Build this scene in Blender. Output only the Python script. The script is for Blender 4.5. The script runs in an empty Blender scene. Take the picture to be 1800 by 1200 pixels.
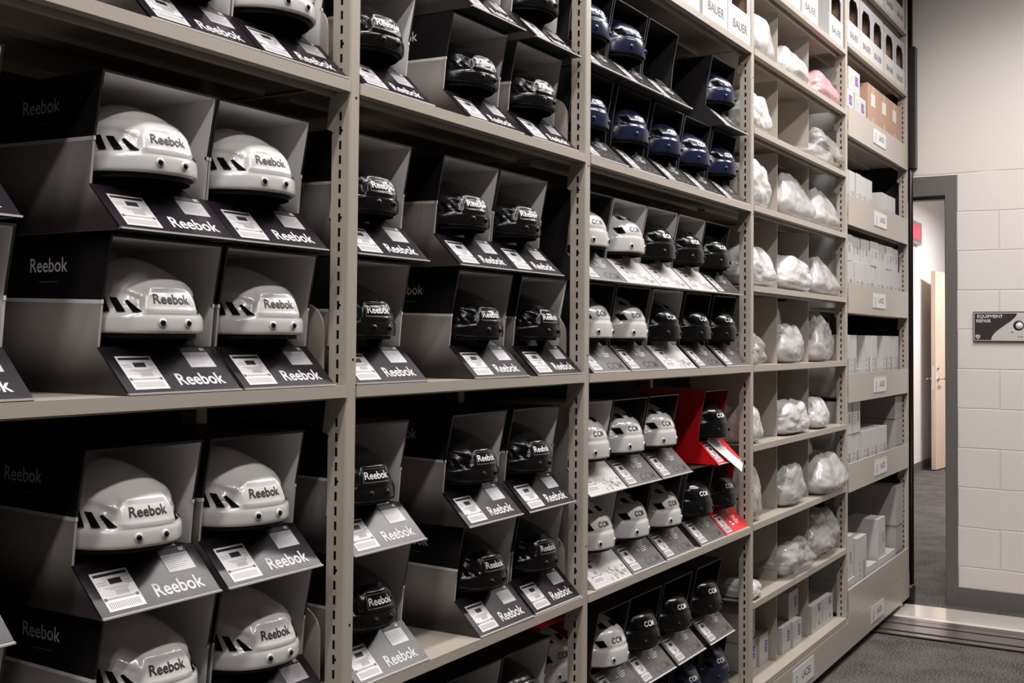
import bpy, bmesh, math, random
from mathutils import Vector, Matrix, noise
R_ = random.Random(7)
PI = math.pi
S = bpy.context.scene
COL = S.collection
# ------------------------------------------------------------ camera, world, light, exposure
CAM_D, CAM_H = 1.3148, 1.393
yaw, pitch, roll = 0.5404033, 0.0313330, 0.00846964
cam = bpy.data.cameras.new('camera'); co = bpy.data.objects.new('camera', cam); COL.objects.link(co)
cam.sensor_width = 36.0; cam.sensor_fit = 'HORIZONTAL'; cam.lens = 36.0*2000/1800
cam.shift_y = -(600-531.832)/1800.0
cam.clip_start = 0.05
fw = Vector((math.cos(yaw)*math.cos(pitch), math.sin(yaw)*math.cos(pitch), math.sin(pitch)))
rt = Vector((math.sin(yaw), -math.cos(yaw), 0)); up = rt.cross(fw)
r2 = rt*math.cos(roll)+up*math.sin(roll); u2 = -rt*math.sin(roll)+up*math.cos(roll)
m = Matrix((r2, u2, -fw)).transposed().to_4x4(); m.translation = Vector((0, -CAM_D, CAM_H))
co.matrix_world = m
S.camera = co
S.view_settings.view_transform = 'Standard'; S.view_settings.look = 'None'
S.view_settings.gamma = 1.0; S.view_settings.exposure = 0.05
w = bpy.data.worlds.new('world'); S.world = w; w.use_nodes = True
w.node_tree.nodes['Background'].inputs[0].default_value = (1.0, 0.93, 0.88, 1)
w.node_tree.nodes['Background'].inputs[1].default_value = 0.10
WARM = (1.0, 0.962, 0.938)
CEIL = 3.95
LAMP_Z = 3.40
LIGHTS = [(-1.5, -0.56, 18), (-.2, -0.53, 18), (1.1, -0.50, 16), (2.4, -0.50, 20), (3.7, -0.50, 24), (4.95, -0.56, 25)]
def area(name, loc, sx, sy, power, rot=(0, 0, 0), spread=180, col=WARM):
    l = bpy.data.lights.new(name, 'AREA'); l.shape = 'RECTANGLE'; l.size = sx; l.size_y = sy
    l.energy = power; l.color = col; l.spread = math.radians(spread)
    o = bpy.data.objects.new(name, l); COL.objects.link(o); o.location = loc; o.rotation_euler = rot
    return o
lamps = []
for i, (x, y, p) in enumerate(LIGHTS):
    lamps.append(area('ceiling_lamp', (x, y, LAMP_Z), 1.15, 0.12, p, spread=150))
for x, p in ((-1.9, 24), (-.1, 21), (1.7, 19), (3.5, 23), (5.2, 34)):
    lamps.append(area('aisle_lamp', (x, -1.25, LAMP_Z), 1.15, 0.12, p, spread=180))
lamps.append(area('corridor_lamp', (9.6, 0.3, 3.0), 1.2, 0.3, 70, spread=170, col=(1, .96, .94)))
lamps.append(area('corridor_lamp', (12.9, -.1, 3.0), 1.2, 0.3, 90, spread=170, col=(1, .96, .94)))

# ------------------------------------------------------------ materials
MATS = {}
def mat(name, col, rough=.5, metal=0., spec=.5, coat=0., trans=0., alpha=1., emit=None, es=0., bump=None):
    if name in MATS: return MATS[name]
    M = bpy.data.materials.new(name); M.use_nodes = True; MATS[name] = M
    nt = M.node_tree; b = nt.nodes['Principled BSDF']
    b.inputs['Base Color'].default_value = (*col, 1); b.inputs['Roughness'].default_value = rough
    b.inputs['Metallic'].default_value = metal; b.inputs['Specular IOR Level'].default_value = spec
    b.inputs['Coat Weight'].default_value = coat; b.inputs['Coat Roughness'].default_value = .06
    b.inputs['Transmission Weight'].default_value = trans; b.inputs['Alpha'].default_value = alpha
    if emit: b.inputs['Emission Color'].default_value = (*emit, 1); b.inputs['Emission Strength'].default_value = es
    if bump:
        sc, st, dist = bump
        tc = nt.nodes.new('ShaderNodeTexCoord'); n = nt.nodes.new('ShaderNodeTexNoise')
        n.inputs['Scale'].default_value = sc; n.inputs['Detail'].default_value = 4
        bp = nt.nodes.new('ShaderNodeBump'); bp.inputs['Strength'].default_value = st; bp.inputs['Distance'].default_value = dist
        nt.links.new(tc.outputs['Object'], n.inputs['Vector']); nt.links.new(n.outputs['Fac'], bp.inputs['Height'])
        nt.links.new(bp.outputs['Normal'], b.inputs['Normal'])
    return M
M_STEEL = mat('beige_painted_steel', (.405, .358, .308), .33, bump=(60, .05, .0004))
M_STEEL2 = mat('beige_painted_steel_label_side', (.44, .395, .345), .28)
M_DARKHOLE = mat('dark_hole', (.003, .003, .003), .9, spec=.05)
M_SHADE = mat('dark_shade_sheet', (.010, .008, .007), .8)  # near-black colour of the added sheets that stand in for deep shade
M_PAPER = mat('grey_board_inside', (.76, .74, .735), .75, bump=(140, .05, .0003))
M_BLK = mat('black_print', (.006, .005, .006), .42)
M_BLKIN = mat('black_board_inside', (.010, .009, .009), .55)
M_PANEL = mat('dark_gloss_print', (.012, .009, .013), .24, spec=.2, coat=0., bump=(14, .14, .002))
M_CPANEL = mat('charcoal_gloss_print', (.085, .078, .076), .40, coat=.1, bump=(14, .12, .002))
M_BPANEL = mat('black_gloss_print', (.035, .032, .032), .25, coat=.3, bump=(14, .12, .002))
M_WPANEL = mat('white_gloss_print', (.46, .44, .43), .5, coat=.05, bump=(14, .10, .002))
M_RED = mat('red_gloss_print', (.62, .008, .014), .35, coat=.2, bump=(14, .08, .002))
M_REDIN = mat('dark_red_board_inside', (.30, .004, .007), .5)
M_EDGE = mat('card_edge', (.52, .48, .465), .6)
M_WHITE = mat('white_print', (.66, .65, .65), .5)
M_STK = mat('white_sticker', (.54, .525, .53), .38, bump=(9, .1, .002))
M_STKG = mat('grey_sticker', (.42, .40, .42), .35)
M_INK = mat('black_ink', (.012, .010, .014), .5)
M_INKG = mat('grey_ink', (.26, .25, .26), .5)
M_GREEN = mat('green_print', (.004, .13, .012), .5)
M_HWHITE = mat('white_helmet_plastic', (.55, .535, .525), .22, coat=.5)
M_HBLACK = mat('black_helmet_plastic', (.004, .004, .004), .20, spec=.30, coat=.08)
M_HBLUE = mat('navy_helmet_plastic', (.009, .012, .036), .22, spec=.4, coat=.15)
M_FOAM = mat('black_foam', (.012, .011, .010), .85)
M_SCREW = mat('black_screw', (.008, .008, .008), .12, metal=.6)
M_CHROME = mat('chrome', (.7, .68, .66), .15, metal=1.)
M_CARTW = mat('white_carton', (.50, .488, .478), .6)
M_CARTG = mat('pale_grey_carton', (.34, .325, .31), .65)
M_CARTB = mat('brown_carton', (.44, .27, .19), .75)
M_BLUEINK = mat('blue_ink', (.07, .09, .33), .5)
M_REDINK = mat('red_ink', (.60, .07, .07), .5)
M_TRIM = mat('charcoal_trim_paint', (.115, .107, .102), .42)
M_BLKPL = mat('black_plastic', (.010, .009, .009), .35)
M_WOOD = mat('pale_maple', (.70, .55, .44), .45)
def wood_grain():
    nt = M_WOOD.node_tree; b = nt.nodes['Principled BSDF']
    tc = nt.nodes.new('ShaderNodeTexCoord'); mp = nt.nodes.new('ShaderNodeMapping'); mp.inputs['Scale'].default_value = (30, 30, 1.2)
    n = nt.nodes.new('ShaderNodeTexNoise'); n.inputs['Scale'].default_value = 2; n.inputs['Detail'].default_value = 5
    r = nt.nodes.new('ShaderNodeValToRGB'); r.color_ramp.elements[0].position = .3; r.color_ramp.elements[1].position = .7
    r.color_ramp.elements[0].color = (.60, .44, .33, 1); r.color_ramp.elements[1].color = (.74, .60, .49, 1)
    nt.links.new(tc.outputs['Object'], mp.inputs['Vector']); nt.links.new(mp.outputs[0], n.inputs['Vector'])
    nt.links.new(n.outputs['Fac'], r.inputs[0]); nt.links.new(r.outputs[0], b.inputs['Base Color'])
wood_grain()
def node_mat(name):
    M = bpy.data.materials.new(name); M.use_nodes = True
    return M, M.node_tree, M.node_tree.nodes['Principled BSDF']
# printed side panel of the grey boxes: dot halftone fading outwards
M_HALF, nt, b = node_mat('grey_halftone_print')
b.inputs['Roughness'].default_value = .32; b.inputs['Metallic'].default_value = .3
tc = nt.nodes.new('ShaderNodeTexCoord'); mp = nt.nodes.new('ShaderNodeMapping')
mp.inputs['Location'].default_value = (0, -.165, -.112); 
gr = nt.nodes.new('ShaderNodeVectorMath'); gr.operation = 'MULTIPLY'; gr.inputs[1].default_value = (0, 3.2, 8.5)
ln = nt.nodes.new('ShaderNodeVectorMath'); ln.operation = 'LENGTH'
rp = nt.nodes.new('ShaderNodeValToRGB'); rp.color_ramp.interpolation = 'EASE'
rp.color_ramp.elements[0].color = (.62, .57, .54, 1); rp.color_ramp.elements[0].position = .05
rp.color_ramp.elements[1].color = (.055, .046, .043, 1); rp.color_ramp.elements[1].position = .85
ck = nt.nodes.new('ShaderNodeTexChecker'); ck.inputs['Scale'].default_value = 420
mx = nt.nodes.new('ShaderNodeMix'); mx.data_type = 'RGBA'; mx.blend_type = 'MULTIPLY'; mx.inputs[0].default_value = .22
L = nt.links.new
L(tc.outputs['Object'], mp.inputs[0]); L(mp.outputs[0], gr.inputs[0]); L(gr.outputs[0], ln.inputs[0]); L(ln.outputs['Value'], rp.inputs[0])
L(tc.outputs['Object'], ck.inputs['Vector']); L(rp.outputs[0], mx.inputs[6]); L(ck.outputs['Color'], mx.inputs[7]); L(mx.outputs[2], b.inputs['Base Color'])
# carpet
def carpet(name, c1, c2):
    M, nt, b = node_mat(name); L = nt.links.new
    b.inputs['Roughness'].default_value = .95; b.inputs['Specular IOR Level'].default_value = .1
    tc = nt.nodes.new('ShaderNodeTexCoord'); n = nt.nodes.new('ShaderNodeTexNoise'); n.inputs['Scale'].default_value = 120; n.inputs['Detail'].default_value = 3
    n2 = nt.nodes.new('ShaderNodeTexNoise'); n2.inputs['Scale'].default_value = 5; n2.inputs['Detail'].default_value = 5
    ad = nt.nodes.new('ShaderNodeMath'); ad.operation = 'MULTIPLY_ADD'; ad.inputs[1].default_value = .35
    r = nt.nodes.new('ShaderNodeValToRGB'); r.color_ramp.elements[0].position = .5; r.color_ramp.elements[1].position = .86
    r.color_ramp.elements[0].color = (*c1, 1); r.color_ramp.elements[1].color = (*c2, 1)
    bp = nt.nodes.new('ShaderNodeBump'); bp.inputs['Strength'].default_value = .8; bp.inputs['Distance'].default_value = .004
    L(tc.outputs['Object'], n.inputs[0]); L(tc.outputs['Object'], n2.inputs[0]); L(n2.outputs['Fac'], ad.inputs[0]); L(n.outputs['Fac'], ad.inputs[2])
    L(ad.outputs[0], r.inputs[0]); L(r.outputs[0], b.inputs['Base Color']); L(n.outputs['Fac'], bp.inputs['Height']); L(bp.outputs[0], b.inputs['Normal'])
    return M
M_CARPET = carpet('grey_carpet', (.022, .0195, .018), (.175, .160, .147))
# painted block wall: blocks below 2.295 m, smooth above
M_BLOCK, nt, b = node_mat('painted_block'); L = nt.links.new
b.inputs['Roughness'].default_value = .45; b.inputs['Base Color'].default_value = (.67, .625, .59, 1)
tc = nt.nodes.new('ShaderNodeTexCoord'); sx = nt.nodes.new('ShaderNodeSeparateXYZ'); L(tc.outputs['Object'], sx.inputs[0])
n0 = nt.nodes.new('ShaderNodeTexNoise'); n0.inputs['Scale'].default_value = 4; L(tc.outputs['Object'], n0.inputs[0])
wz = nt.nodes.new('ShaderNodeMath'); wz.operation = 'MULTIPLY_ADD'; wz.inputs[1].default_value = .012; L(n0.outputs['Fac'], wz.inputs[0]); L(sx.outputs['Z'], wz.inputs[2])
ay = nt.nodes.new('ShaderNodeMath'); ay.operation = 'ADD'; ay.inputs[1].default_value = .439+.4176*20; L(sx.outputs['Y'], ay.inputs[0])
az = nt.nodes.new('ShaderNodeMath'); az.operation = 'ADD'; az.inputs[1].default_value = -2.295-.006+.2088*21; L(wz.outputs[0], az.inputs[0])
cb = nt.nodes.new('ShaderNodeCombineXYZ'); L(ay.outputs[0], cb.inputs[0]); L(az.outputs[0], cb.inputs[1])
bk = nt.nodes.new('ShaderNodeTexBrick'); bk.offset = .5; bk.inputs['Scale'].default_value = 1
bk.inputs['Brick Width'].default_value = .4176; bk.inputs['Row Height'].default_value = .2088; bk.inputs['Mortar Size'].default_value = .0045; bk.inputs['Mortar Smooth'].default_value = .6
L(cb.outputs[0], bk.inputs['Vector'])
lt = nt.nodes.new('ShaderNodeMath'); lt.operation = 'LESS_THAN'; lt.inputs[1].default_value = 2.30; L(sx.outputs['Z'], lt.inputs[0])
mf = nt.nodes.new('ShaderNodeMath'); mf.operation = 'MULTIPLY'; L(bk.outputs['Fac'], mf.inputs[0]); L(lt.outputs[0], mf.inputs[1])
n1 = nt.nodes.new('ShaderNodeTexNoise'); n1.inputs['Scale'].default_value = 45; n1.inputs['Detail'].default_value = 3; n1.inputs['Roughness'].default_value = .5
mpn = nt.nodes.new('ShaderNodeMapping'); mpn.inputs['Scale'].default_value = (1, .5, 1.6); L(tc.outputs['Object'], mpn.inputs[0]); L(mpn.outputs[0], n1.inputs[0])
rn = nt.nodes.new('ShaderNodeValToRGB'); rn.color_ramp.elements[0].position = .28; rn.color_ramp.elements[1].position = .40; L(n1.outputs['Fac'], rn.inputs[0])
pm = nt.nodes.new('ShaderNodeMath'); pm.operation = 'MULTIPLY'; L(rn.outputs[0], pm.inputs[0]); L(lt.outputs[0], pm.inputs[1])
b1 = nt.nodes.new('ShaderNodeBump'); b1.inputs['Strength'].default_value = .7; b1.inputs['Distance'].default_value = .004; b1.invert = True; L(mf.outputs[0], b1.inputs['Height'])
b2 = nt.nodes.new('ShaderNodeBump'); b2.inputs['Strength'].default_value = .25; b2.inputs['Distance'].default_value = .0015; L(pm.outputs[0], b2.inputs['Height']); L(b1.outputs[0], b2.inputs['Normal'])
L(b2.outputs[0], b.inputs['Normal'])
M_PLAIN = mat('white_wall_paint', (.72, .69, .68), .6)
M_CEILING = mat('grey_ceiling_deck', (.20, .19, .18), .8)
# plastic bags
def bagmat(name, col, clear, rough=.25):
    M, nt, b = node_mat(name); L = nt.links.new
    b.inputs['Base Color'].default_value = (*col, 1); b.inputs['Roughness'].default_value = rough
    b.inputs['Coat Weight'].default_value = .5; b.inputs['Coat Roughness'].default_value = .12
    b.inputs['Subsurface Weight'].default_value = 0
    tc = nt.nodes.new('ShaderNodeTexCoord'); n = nt.nodes.new('ShaderNodeTexNoise'); n.inputs['Scale'].default_value = 13; n.inputs['Detail'].default_value = 3; n.inputs['Distortion'].default_value = 1.2
    bp = nt.nodes.new('ShaderNodeBump'); bp.inputs['Strength'].default_value = .6; bp.inputs['Distance'].default_value = .008
    L(tc.outputs['Object'], n.inputs[0]); L(n.outputs['Fac'], bp.inputs['Height']); L(bp.outputs[0], b.inputs['Normal'])
    if clear > 0:
        out = nt.nodes['Material Output']; tr = nt.nodes.new('ShaderNodeBsdfTransparent'); ms = nt.nodes.new('ShaderNodeMixShader')
        tr.inputs[0].default_value = (.93, .92, .91, 1)
        ms.inputs[0].default_value = clear
        L(b.outputs[0], ms.inputs[1]); L(tr.outputs[0], ms.inputs[2]); L(ms.outputs[0], out.inputs['Surface'])
    return M
M_BAGW = bagmat('white_plastic_bag', (.54, .525, .515), 0.0)
M_BAGT = bagmat('milky_plastic_bag', (.56, .54, .53), .35)
M_BAGC = bagmat('clear_plastic_bag', (.55, .53, .51), .58, .12)
M_BAGP = bagmat('pink_plastic_bag', (.62, .34, .355), .1)

# ------------------------------------------------------------ mesh helpers
class MB:
    def __init__(s): s.bm = bmesh.new(); s.mats = []
    def mi(s, m):
        if m not in s.mats: s.mats.append(m)
        return s.mats.index(m)
    def box(s, x0, x1, y0, y1, z0, z1, m):
        i = s.mi(m); v = [s.bm.verts.new((x, y, z)) for x in (x0, x1) for y in (y0, y1) for z in (z0, z1)]
        for q in ((0, 1, 3, 2), (4, 6, 7, 5), (0, 4, 5, 1), (2, 3, 7, 6), (0, 2, 6, 4), (1, 5, 7, 3)):
            f = s.bm.faces.new([v[k] for k in q]); f.material_index = i
    def face(s, pts, m):
        f = s.bm.faces.new([s.bm.verts.new(p) for p in pts]); f.material_index = s.mi(m); return f
    def prism(s, pts, d, m):
        """extrude the polygon pts (3D) by vector d"""
        i = s.mi(m); d = Vector(d); a = [s.bm.verts.new(p) for p in pts]; c = [s.bm.verts.new(Vector(p)+d) for p in pts]
        n = len(pts); fs = [s.bm.faces.new(a), s.bm.faces.new(c[::-1])]
        for k in range(n): fs.append(s.bm.faces.new([a[k], c[k], c[(k+1) % n], a[(k+1) % n]]))
        for f in fs: f.material_index = i
    def cyl(s, c, ax, r, h, m, n=16, r2=None):
        i = s.mi(m); c = Vector(c); ax = Vector(ax).normalized(); t = ax.orthogonal().normalized(); u = ax.cross(t); r2 = r if r2 is None else r2
        a = [s.bm.verts.new(c+(t*math.cos(2*PI*k/n)+u*math.sin(2*PI*k/n))*r) for k in range(n)]
        b = [s.bm.verts.new(c+ax*h+(t*math.cos(2*PI*k/n)+u*math.sin(2*PI*k/n))*r2) for k in range(n)]
        fs = [s.bm.faces.new(a[::-1]), s.bm.faces.new(b)]+[s.bm.faces.new([a[k], a[(k+1) % n], b[(k+1) % n], b[k]]) for k in range(n)]
        for f in fs: f.material_index = i; f.smooth = n > 8
    def mesh(s, name, recalc=True, smooth=False, bevel=0, seg=2):
        if bevel:
            bmesh.ops.bevel(s.bm, geom=[e for e in s.bm.edges if e.calc_face_angle(0) > .5], offset=bevel, segments=seg, affect='EDGES', clamp_overlap=True)
        if recalc: bmesh.ops.recalc_face_normals(s.bm, faces=s.bm.faces)
        me = bpy.data.meshes.new(name); s.bm.to_mesh(me); s.bm.free()
        for m in s.mats: me.materials.append(m)
        if smooth:
            for p in me.polygons: p.use_smooth = True
        return me
def link(name, me, parent=None, loc=(0, 0, 0), rz=0):
    o = bpy.data.objects.new(name, me); COL.objects.link(o); o.parent = parent; o.location = loc; o.rotation_euler = (0, 0, rz); return o
def build(mb, name, parent=None, loc=(0, 0, 0), **k): return link(name, mb.mesh(name, **k), parent, loc)
def tag(o, label=None, cat=None, group=None, kind=None):
    if label: o['label'] = label
    if cat: o['category'] = cat
    if group: o['group'] = group
    if kind: o['kind'] = kind
    return o
def empty(name, loc, label=None, cat=None, group=None, rz=0):
    o = bpy.data.objects.new(name, None); COL.objects.link(o); o.empty_display_size = .05
    o.location = loc; o.rotation_euler = (0, 0, rz); return tag(o, label, cat, group)
def copy_tree(o, parent=None):
    c = o.copy(); COL.objects.link(c); c.parent = parent
    for ch in KIDS.get(o.name, []): KIDS.setdefault(c.name, []).append(copy_tree(ch, c))
    return c
KIDS = {}
def kid(o, parent): KIDS.setdefault(parent.name, []).append(o); o.parent = parent; return o
_txt = {}
def text_me(txt, size, m, weight=0., shear=0., ext=0.0, sx=1.):
    key = (txt, size, m.name, weight, shear, ext, sx)
    if key in _txt: return _txt[key]
    c = bpy.data.curves.new('text', 'FONT'); c.body = txt; c.size = size; c.align_x = 'CENTER'; c.align_y = 'CENTER'
    c.space_character = 1.16 if txt == 'CCM' else 1.0; c.offset = weight; c.shear = shear; c.extrude = ext; c.resolution_u = 3
    o = bpy.data.objects.new('text', c); COL.objects.link(o)
    dg = bpy.context.evaluated_depsgraph_get(); me = bpy.data.meshes.new_from_object(o.evaluated_get(dg))
    bpy.data.objects.remove(o); bpy.data.curves.remove(c)
    me.materials.clear(); me.materials.append(m)
    if sx != 1.:
        for v in me.vertices: v.co.x *= sx
    _txt[key] = me; return me
def place_me(me, M, name):
    n = me.copy(); n.name = name; n.transform(M); return n
def frame(o, xa, ya, off=0.0):
    """matrix mapping text x,y onto axes xa, ya at origin o"""
    xa = Vector(xa).normalized(); ya = Vector(ya).normalized(); za = xa.cross(ya)
    M = Matrix((xa, ya, za)).transposed().to_4x4(); M.translation = Vector(o)+za*off; return M

# ------------------------------------------------------------ setting
WX = 6.42
mb = MB(); mb.box(-4, WX, -5, 3, -.1, 0, M_CARPET); mb.box(WX, 17, -1.2, 3, -.1, 0, M_CARPET)
tag(build(mb, 'floor'), kind='structure')
mb = MB(); mb.box(-4, WX+.12, -5, 3, CEIL, CEIL+.1, M_CEILING); mb.box(WX+.12, 17, -1.2, 3, 3.1, 3.2, M_PLAIN)
tag(build(mb, 'ceiling'), kind='structure')
DY0, DY1, DZ = -.174, .80, 2.181
mb = MB()
mb.box(WX, WX+.16, -5, DY0-.01, 0, CEIL, M_BLOCK); mb.box(WX, WX+.16, DY1+.01, 3, 0, CEIL, M_BLOCK); mb.box(WX, WX+.16, DY0-.01, DY1+.01, DZ+.01, CEIL, M_BLOCK)
tag(build(mb, 'wall_end'), kind='structure')
mb = MB(); mb.box(-4.1, -4, -5, 3, 0, CEIL, mat('taupe_wall_paint', (.16, .14, .125), .6)); tag(build(mb, 'wall_near'), kind='structure')
mb = MB(); mb.box(-4, WX, -3.5, -3.4, 0, CEIL, mat('taupe_wall_paint', (.16, .14, .125), .6)); tag(build(mb, 'wall_right'), kind='structure')
mb = MB(); mb.box(-4, WX, 3, 3.1, 0, CEIL, mat('taupe_wall_paint', (.16, .14, .125), .6)); tag(build(mb, 'wall_left'), kind='structure')
mb = MB(); mb.box(WX+.16, 17, 1.25, 1.35, 0, 3.1, M_PLAIN); tag(build(mb, 'wall_corridor_left'), kind='structure')
mb = MB(); mb.box(WX+.16, 17, -1.3, -1.2, 0, 3.1, M_PLAIN); tag(build(mb, 'wall_corridor_right'), kind='structure')
mb = MB(); mb.box(17, 17.1, -1.3, 1.35, 0, 3.1, M_PLAIN); tag(build(mb, 'wall_corridor_end'), kind='structure')
mb = MB(); mb.box(WX-.012, WX, -5, DY0-.058, 0, .10, M_TRIM); mb.box(WX-.012, WX, DY1+.058, 3, 0, .1, M_TRIM)
tag(build(mb, 'baseboard_end', bevel=.002), kind='structure')
mb = MB(); mb.box(WX+.16, 17, 1.238, 1.25, 0, .10, M_TRIM); tag(build(mb, 'baseboard_corridor'), kind='structure')
mb = MB()  # hollow metal door frame around the opening
for y0, y1, z0, z1 in ((DY0-.058, DY0, 0, DZ+.104), (DY1, DY1+.058, 0, DZ+.104), (DY0, DY1, DZ, DZ+.104)):
    mb.box(WX-.016, WX+.176, y0, y1, z0, z1, M_TRIM)
mb.box(WX+.05, WX+.12, DY0, DY0+.014, 0, DZ, M_TRIM); mb.box(WX+.05, WX+.12, DY0, DY1, DZ-.014, DZ, M_TRIM)
tag(build(mb, 'trim_1', bevel=.0015), kind='structure')

# floor tracks
M_IVORY = mat('ivory_track_plate', (.60, .555, .50), .20, coat=.4)
M_RAIL = mat('worn_steel_rail', (.20, .17, .165), .30, metal=.7)
t = empty('floor_track', (0, 0, 0), 'steel floor track with ivory ramp plate running in front of the block wall', 'track')
mb = MB(); mb.prism([(5.965, -4.9, .001), (6.00, -4.9, .012), (6.27, -4.9, .012), (6.29, -4.9, .001)], (0, 5.6, 0), M_IVORY); kid(build(mb, 'ramp_plate', t), t)
mb = MB()
for x0, x1, h in ((5.615, 5.665, .008), (5.68, 5.80, .012), (5.815, 5.885, .014), (5.90, 5.955, .012)):
    mb.box(x0, x1, -4.9, .7, .001, h, M_RAIL)
kid(build(mb, 'rail', t, bevel=.002), t)
mb = MB(); mb.box(5.605, 5.965, -4.9, .7, .0005, .003, M_DARKHOLE); kid(build(mb, 'rail_bed', t), t)

# ------------------------------------------------------------ shelving
PX = [0.376, 1.627, 2.561, 3.813, 5.064, 6.309]; PW = .0282; DEPTH = .42
BAYL = ['leftmost shelving bay holding white and pale boxes of white helmets', 'second shelving bay holding grey boxes of black helmets',
        'third shelving bay with black, white and red helmet boxes', 'cubbyhole shelving bay with dividers and plastic bags', 'far end shelving bay with deep fronted bins of small white boxes']
BAYL[0] = 'leftmost beige steel shelving bay holding boxed white helmets'
SLOT0, U = 1.9377, .02662
def post_mesh(xc):
    mb = slots(xc); c_ = .003; a_, b_ = xc-PW/2, xc+PW/2
    mb.prism([(a_+c_, 0, .04), (a_+.001, .001, .04), (a_, c_, .04), (a_, .042, .04), (b_, .042, .04), (b_, c_, .04), (b_-.001, .001, .04), (b_-c_, 0, .04)], (0, 0, CEIL-.39), M_STEEL)
    mb.box(xc-PW/2+.004, xc+PW/2-.004, .042, DEPTH, .04, .07, M_STEEL)
    mb.box(xc-PW/2, xc+PW/2, DEPTH-.042, DEPTH, .04, CEIL-.35, M_STEEL)
    return mb
def slots(xc):
    mb = MB(); x = xc-PW/2
    k = -60
    while True:
        z = SLOT0-k*U
        if z < .1: break
        if z < CEIL-.4:
            mb.box(x-.0004, x+.002, .0195, .0245, z-.0156, z, M_DARKHOLE)
            if k % 6 == 0: mb.box(x-.0004, x+.002, .0165, .0195, z-.0100, z-.0055, M_DARKHOLE)
            if k % 18 == 4: mb.cyl((xc+.003, -.0004, z), (0, 1, 0), .0026, .002, M_DARKHOLE, 10)
        k += 1
    return mb
SH = {0: [.19, .751, 1.305, 1.860, 2.413], 1: [.19, .751, 1.305, 1.860, 2.413], 2: [.19, .751, 1.305, 1.860, 2.413],
      3: [.187, .487, .756, 1.029, 1.306, 1.585, 1.867, 2.138, 2.415, 2.682], 4: [.20, .752, 1.146, 1.542, 1.936, 2.334, 2.728, 3.06]}
def shelf_mb(x0, x1, z):
    mb = MB()
    mb.box(x0, x1, -.002, .004, z-.021, z, M_STEEL)
    mb.box(x0, x1, .004, .020, z-.021, z-.018, M_STEEL)
    mb.box(x0, x1, .004, DEPTH-.002, z-.003, z-.0002, M_STEEL)
    mb.box(x0, x1, .034, .044, z-.027, z-.003, M_STEEL)
    mb.box(x0, x1, DEPTH-.006, DEPTH-.001, z-.021, z-.003, M_STEEL)
    mb.box(x0+.02, x1-.02, .19, .23, z-.012, z-.003, M_STEEL)
    return mb
bays = []
for b in range(5):
    x0, x1 = PX[b]+PW/2+.0005, PX[b+1]-PW/2-.0005
    t = empty('shelving_bay', (0, 0, 0), BAYL[b], 'shelving'); bays.append(t)
    if b == 0:
        o = kid(build(post_mesh(PX[0]), 'post', t), t)
    o = kid(build(post_mesh(PX[b+1]), 'post', t), t)
    for i, z in enumerate(SH[b]):
        s = kid(build(shelf_mb(x0, x1, z), 'shelf', t, bevel=.0012), t)
        mb = MB()
        for xx in ((x1-.003, x1),):
            mb.prism([(xx[0], .004, z-.0215), (xx[0], .044, z-.0215), (xx[0], .052, z-.085), (xx[0], .036, z-.092), (xx[0], .026, z-.060)], (.003, 0, 0), M_STEEL)
        mb.cyl((x1-.003, .036, z-.055), (-1, 0, 0), .0035, .002, M_CHROME if b == 9 else M_STEEL, 10)
        c = kid(build(mb, 'shelf_clip', s), s)
        if b < 3 and z < 2.0 and z > .3:
            mb = MB(); X = x1-.006
            prof = [(.05, z), (.05, z+.10)]+[(.05+.05*(1-math.cos(a)), z+.10+.05*math.sin(a)) for a in [k*PI/16 for k in range(1, 9)]]+[(.38, z+.15), (.38, z)]
            mb.prism([(X, y, q) for y, q in prof], (.003, 0, 0), M_STEEL)
            kid(build(mb, 'end_plate', t), t)
    mb = MB(); mb.box(x0, x1, DEPTH, DEPTH+.004, .04, CEIL-.35, M_SHADE)  # added sheet: the darkness behind the shelves as a near-black surface
    kid(build(mb, 'back_shade_sheet', t), t)
    mb = MB(); zt = SH[b][0]-.024
    mb.box(x0-PW/2, x1+PW/2, -.0040, -.0005, .041, zt, M_STEEL2) if b < 4 else mb.box(x0-PW/2, x1+.018, -.0040, -.0005, .041, .172, M_STEEL2)
    kid(build(mb, 'kick_plate', t), t)
mb = MB(); mb.box(PX[5]+PW/2+.001, PX[5]+PW/2+.006, .046, DEPTH, .04, CEIL-.35, M_SHADE); mb.box(PX[5]-PW/2, PX[5]-PW/2+.004, .30, DEPTH-.045, .04, CEIL-.35, M_SHADE); kid(build(mb, 'end_shade_sheet', bays[4]), bays[4])  # added black sheets, block the lit corridor beyond the far bay
# cubby dividers
xa, xb = PX[3]+PW/2, PX[4]-PW/2
for i, z in enumerate(SH[3][:-1]):
    zt = SH[3][i+1]-.028
    for k in (1, 2):
        xd = xa+(xb-xa)*k/3
        mb = MB(); mb.prism([(xd-.002, .048, z), (xd-.002, .048, zt), (xd-.002, DEPTH-.02, zt), (xd-.002, DEPTH-.02, z)], (.004, 0, 0), M_STEEL2)
        kid(build(mb, 'divider', bays[3]), bays[3])
# bin fronts of the far bay
xa, xb = PX[4]+PW/2+.001, PX[5]-PW/2-.001
for z0, z1 in ((2.309, 2.440), (1.911, 2.046), (1.518, 1.655), (1.121, 1.250), (.726, .852), (.173, .300)):
    mb = MB(); w_ = .022 if z0 > .3 else 0
    mb.prism([(xa, -.004, z0), (xb, -.004, z0), (xb, -.004, z1), (xa, -.004, z1)], (0, .003, 0), M_STEEL2)
    mb.box(xa, xb, -.001, .006, z1-.003, z1, M_STEEL2)
    kid(build(mb, 'bin_front', bays[4]), bays[4])
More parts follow.
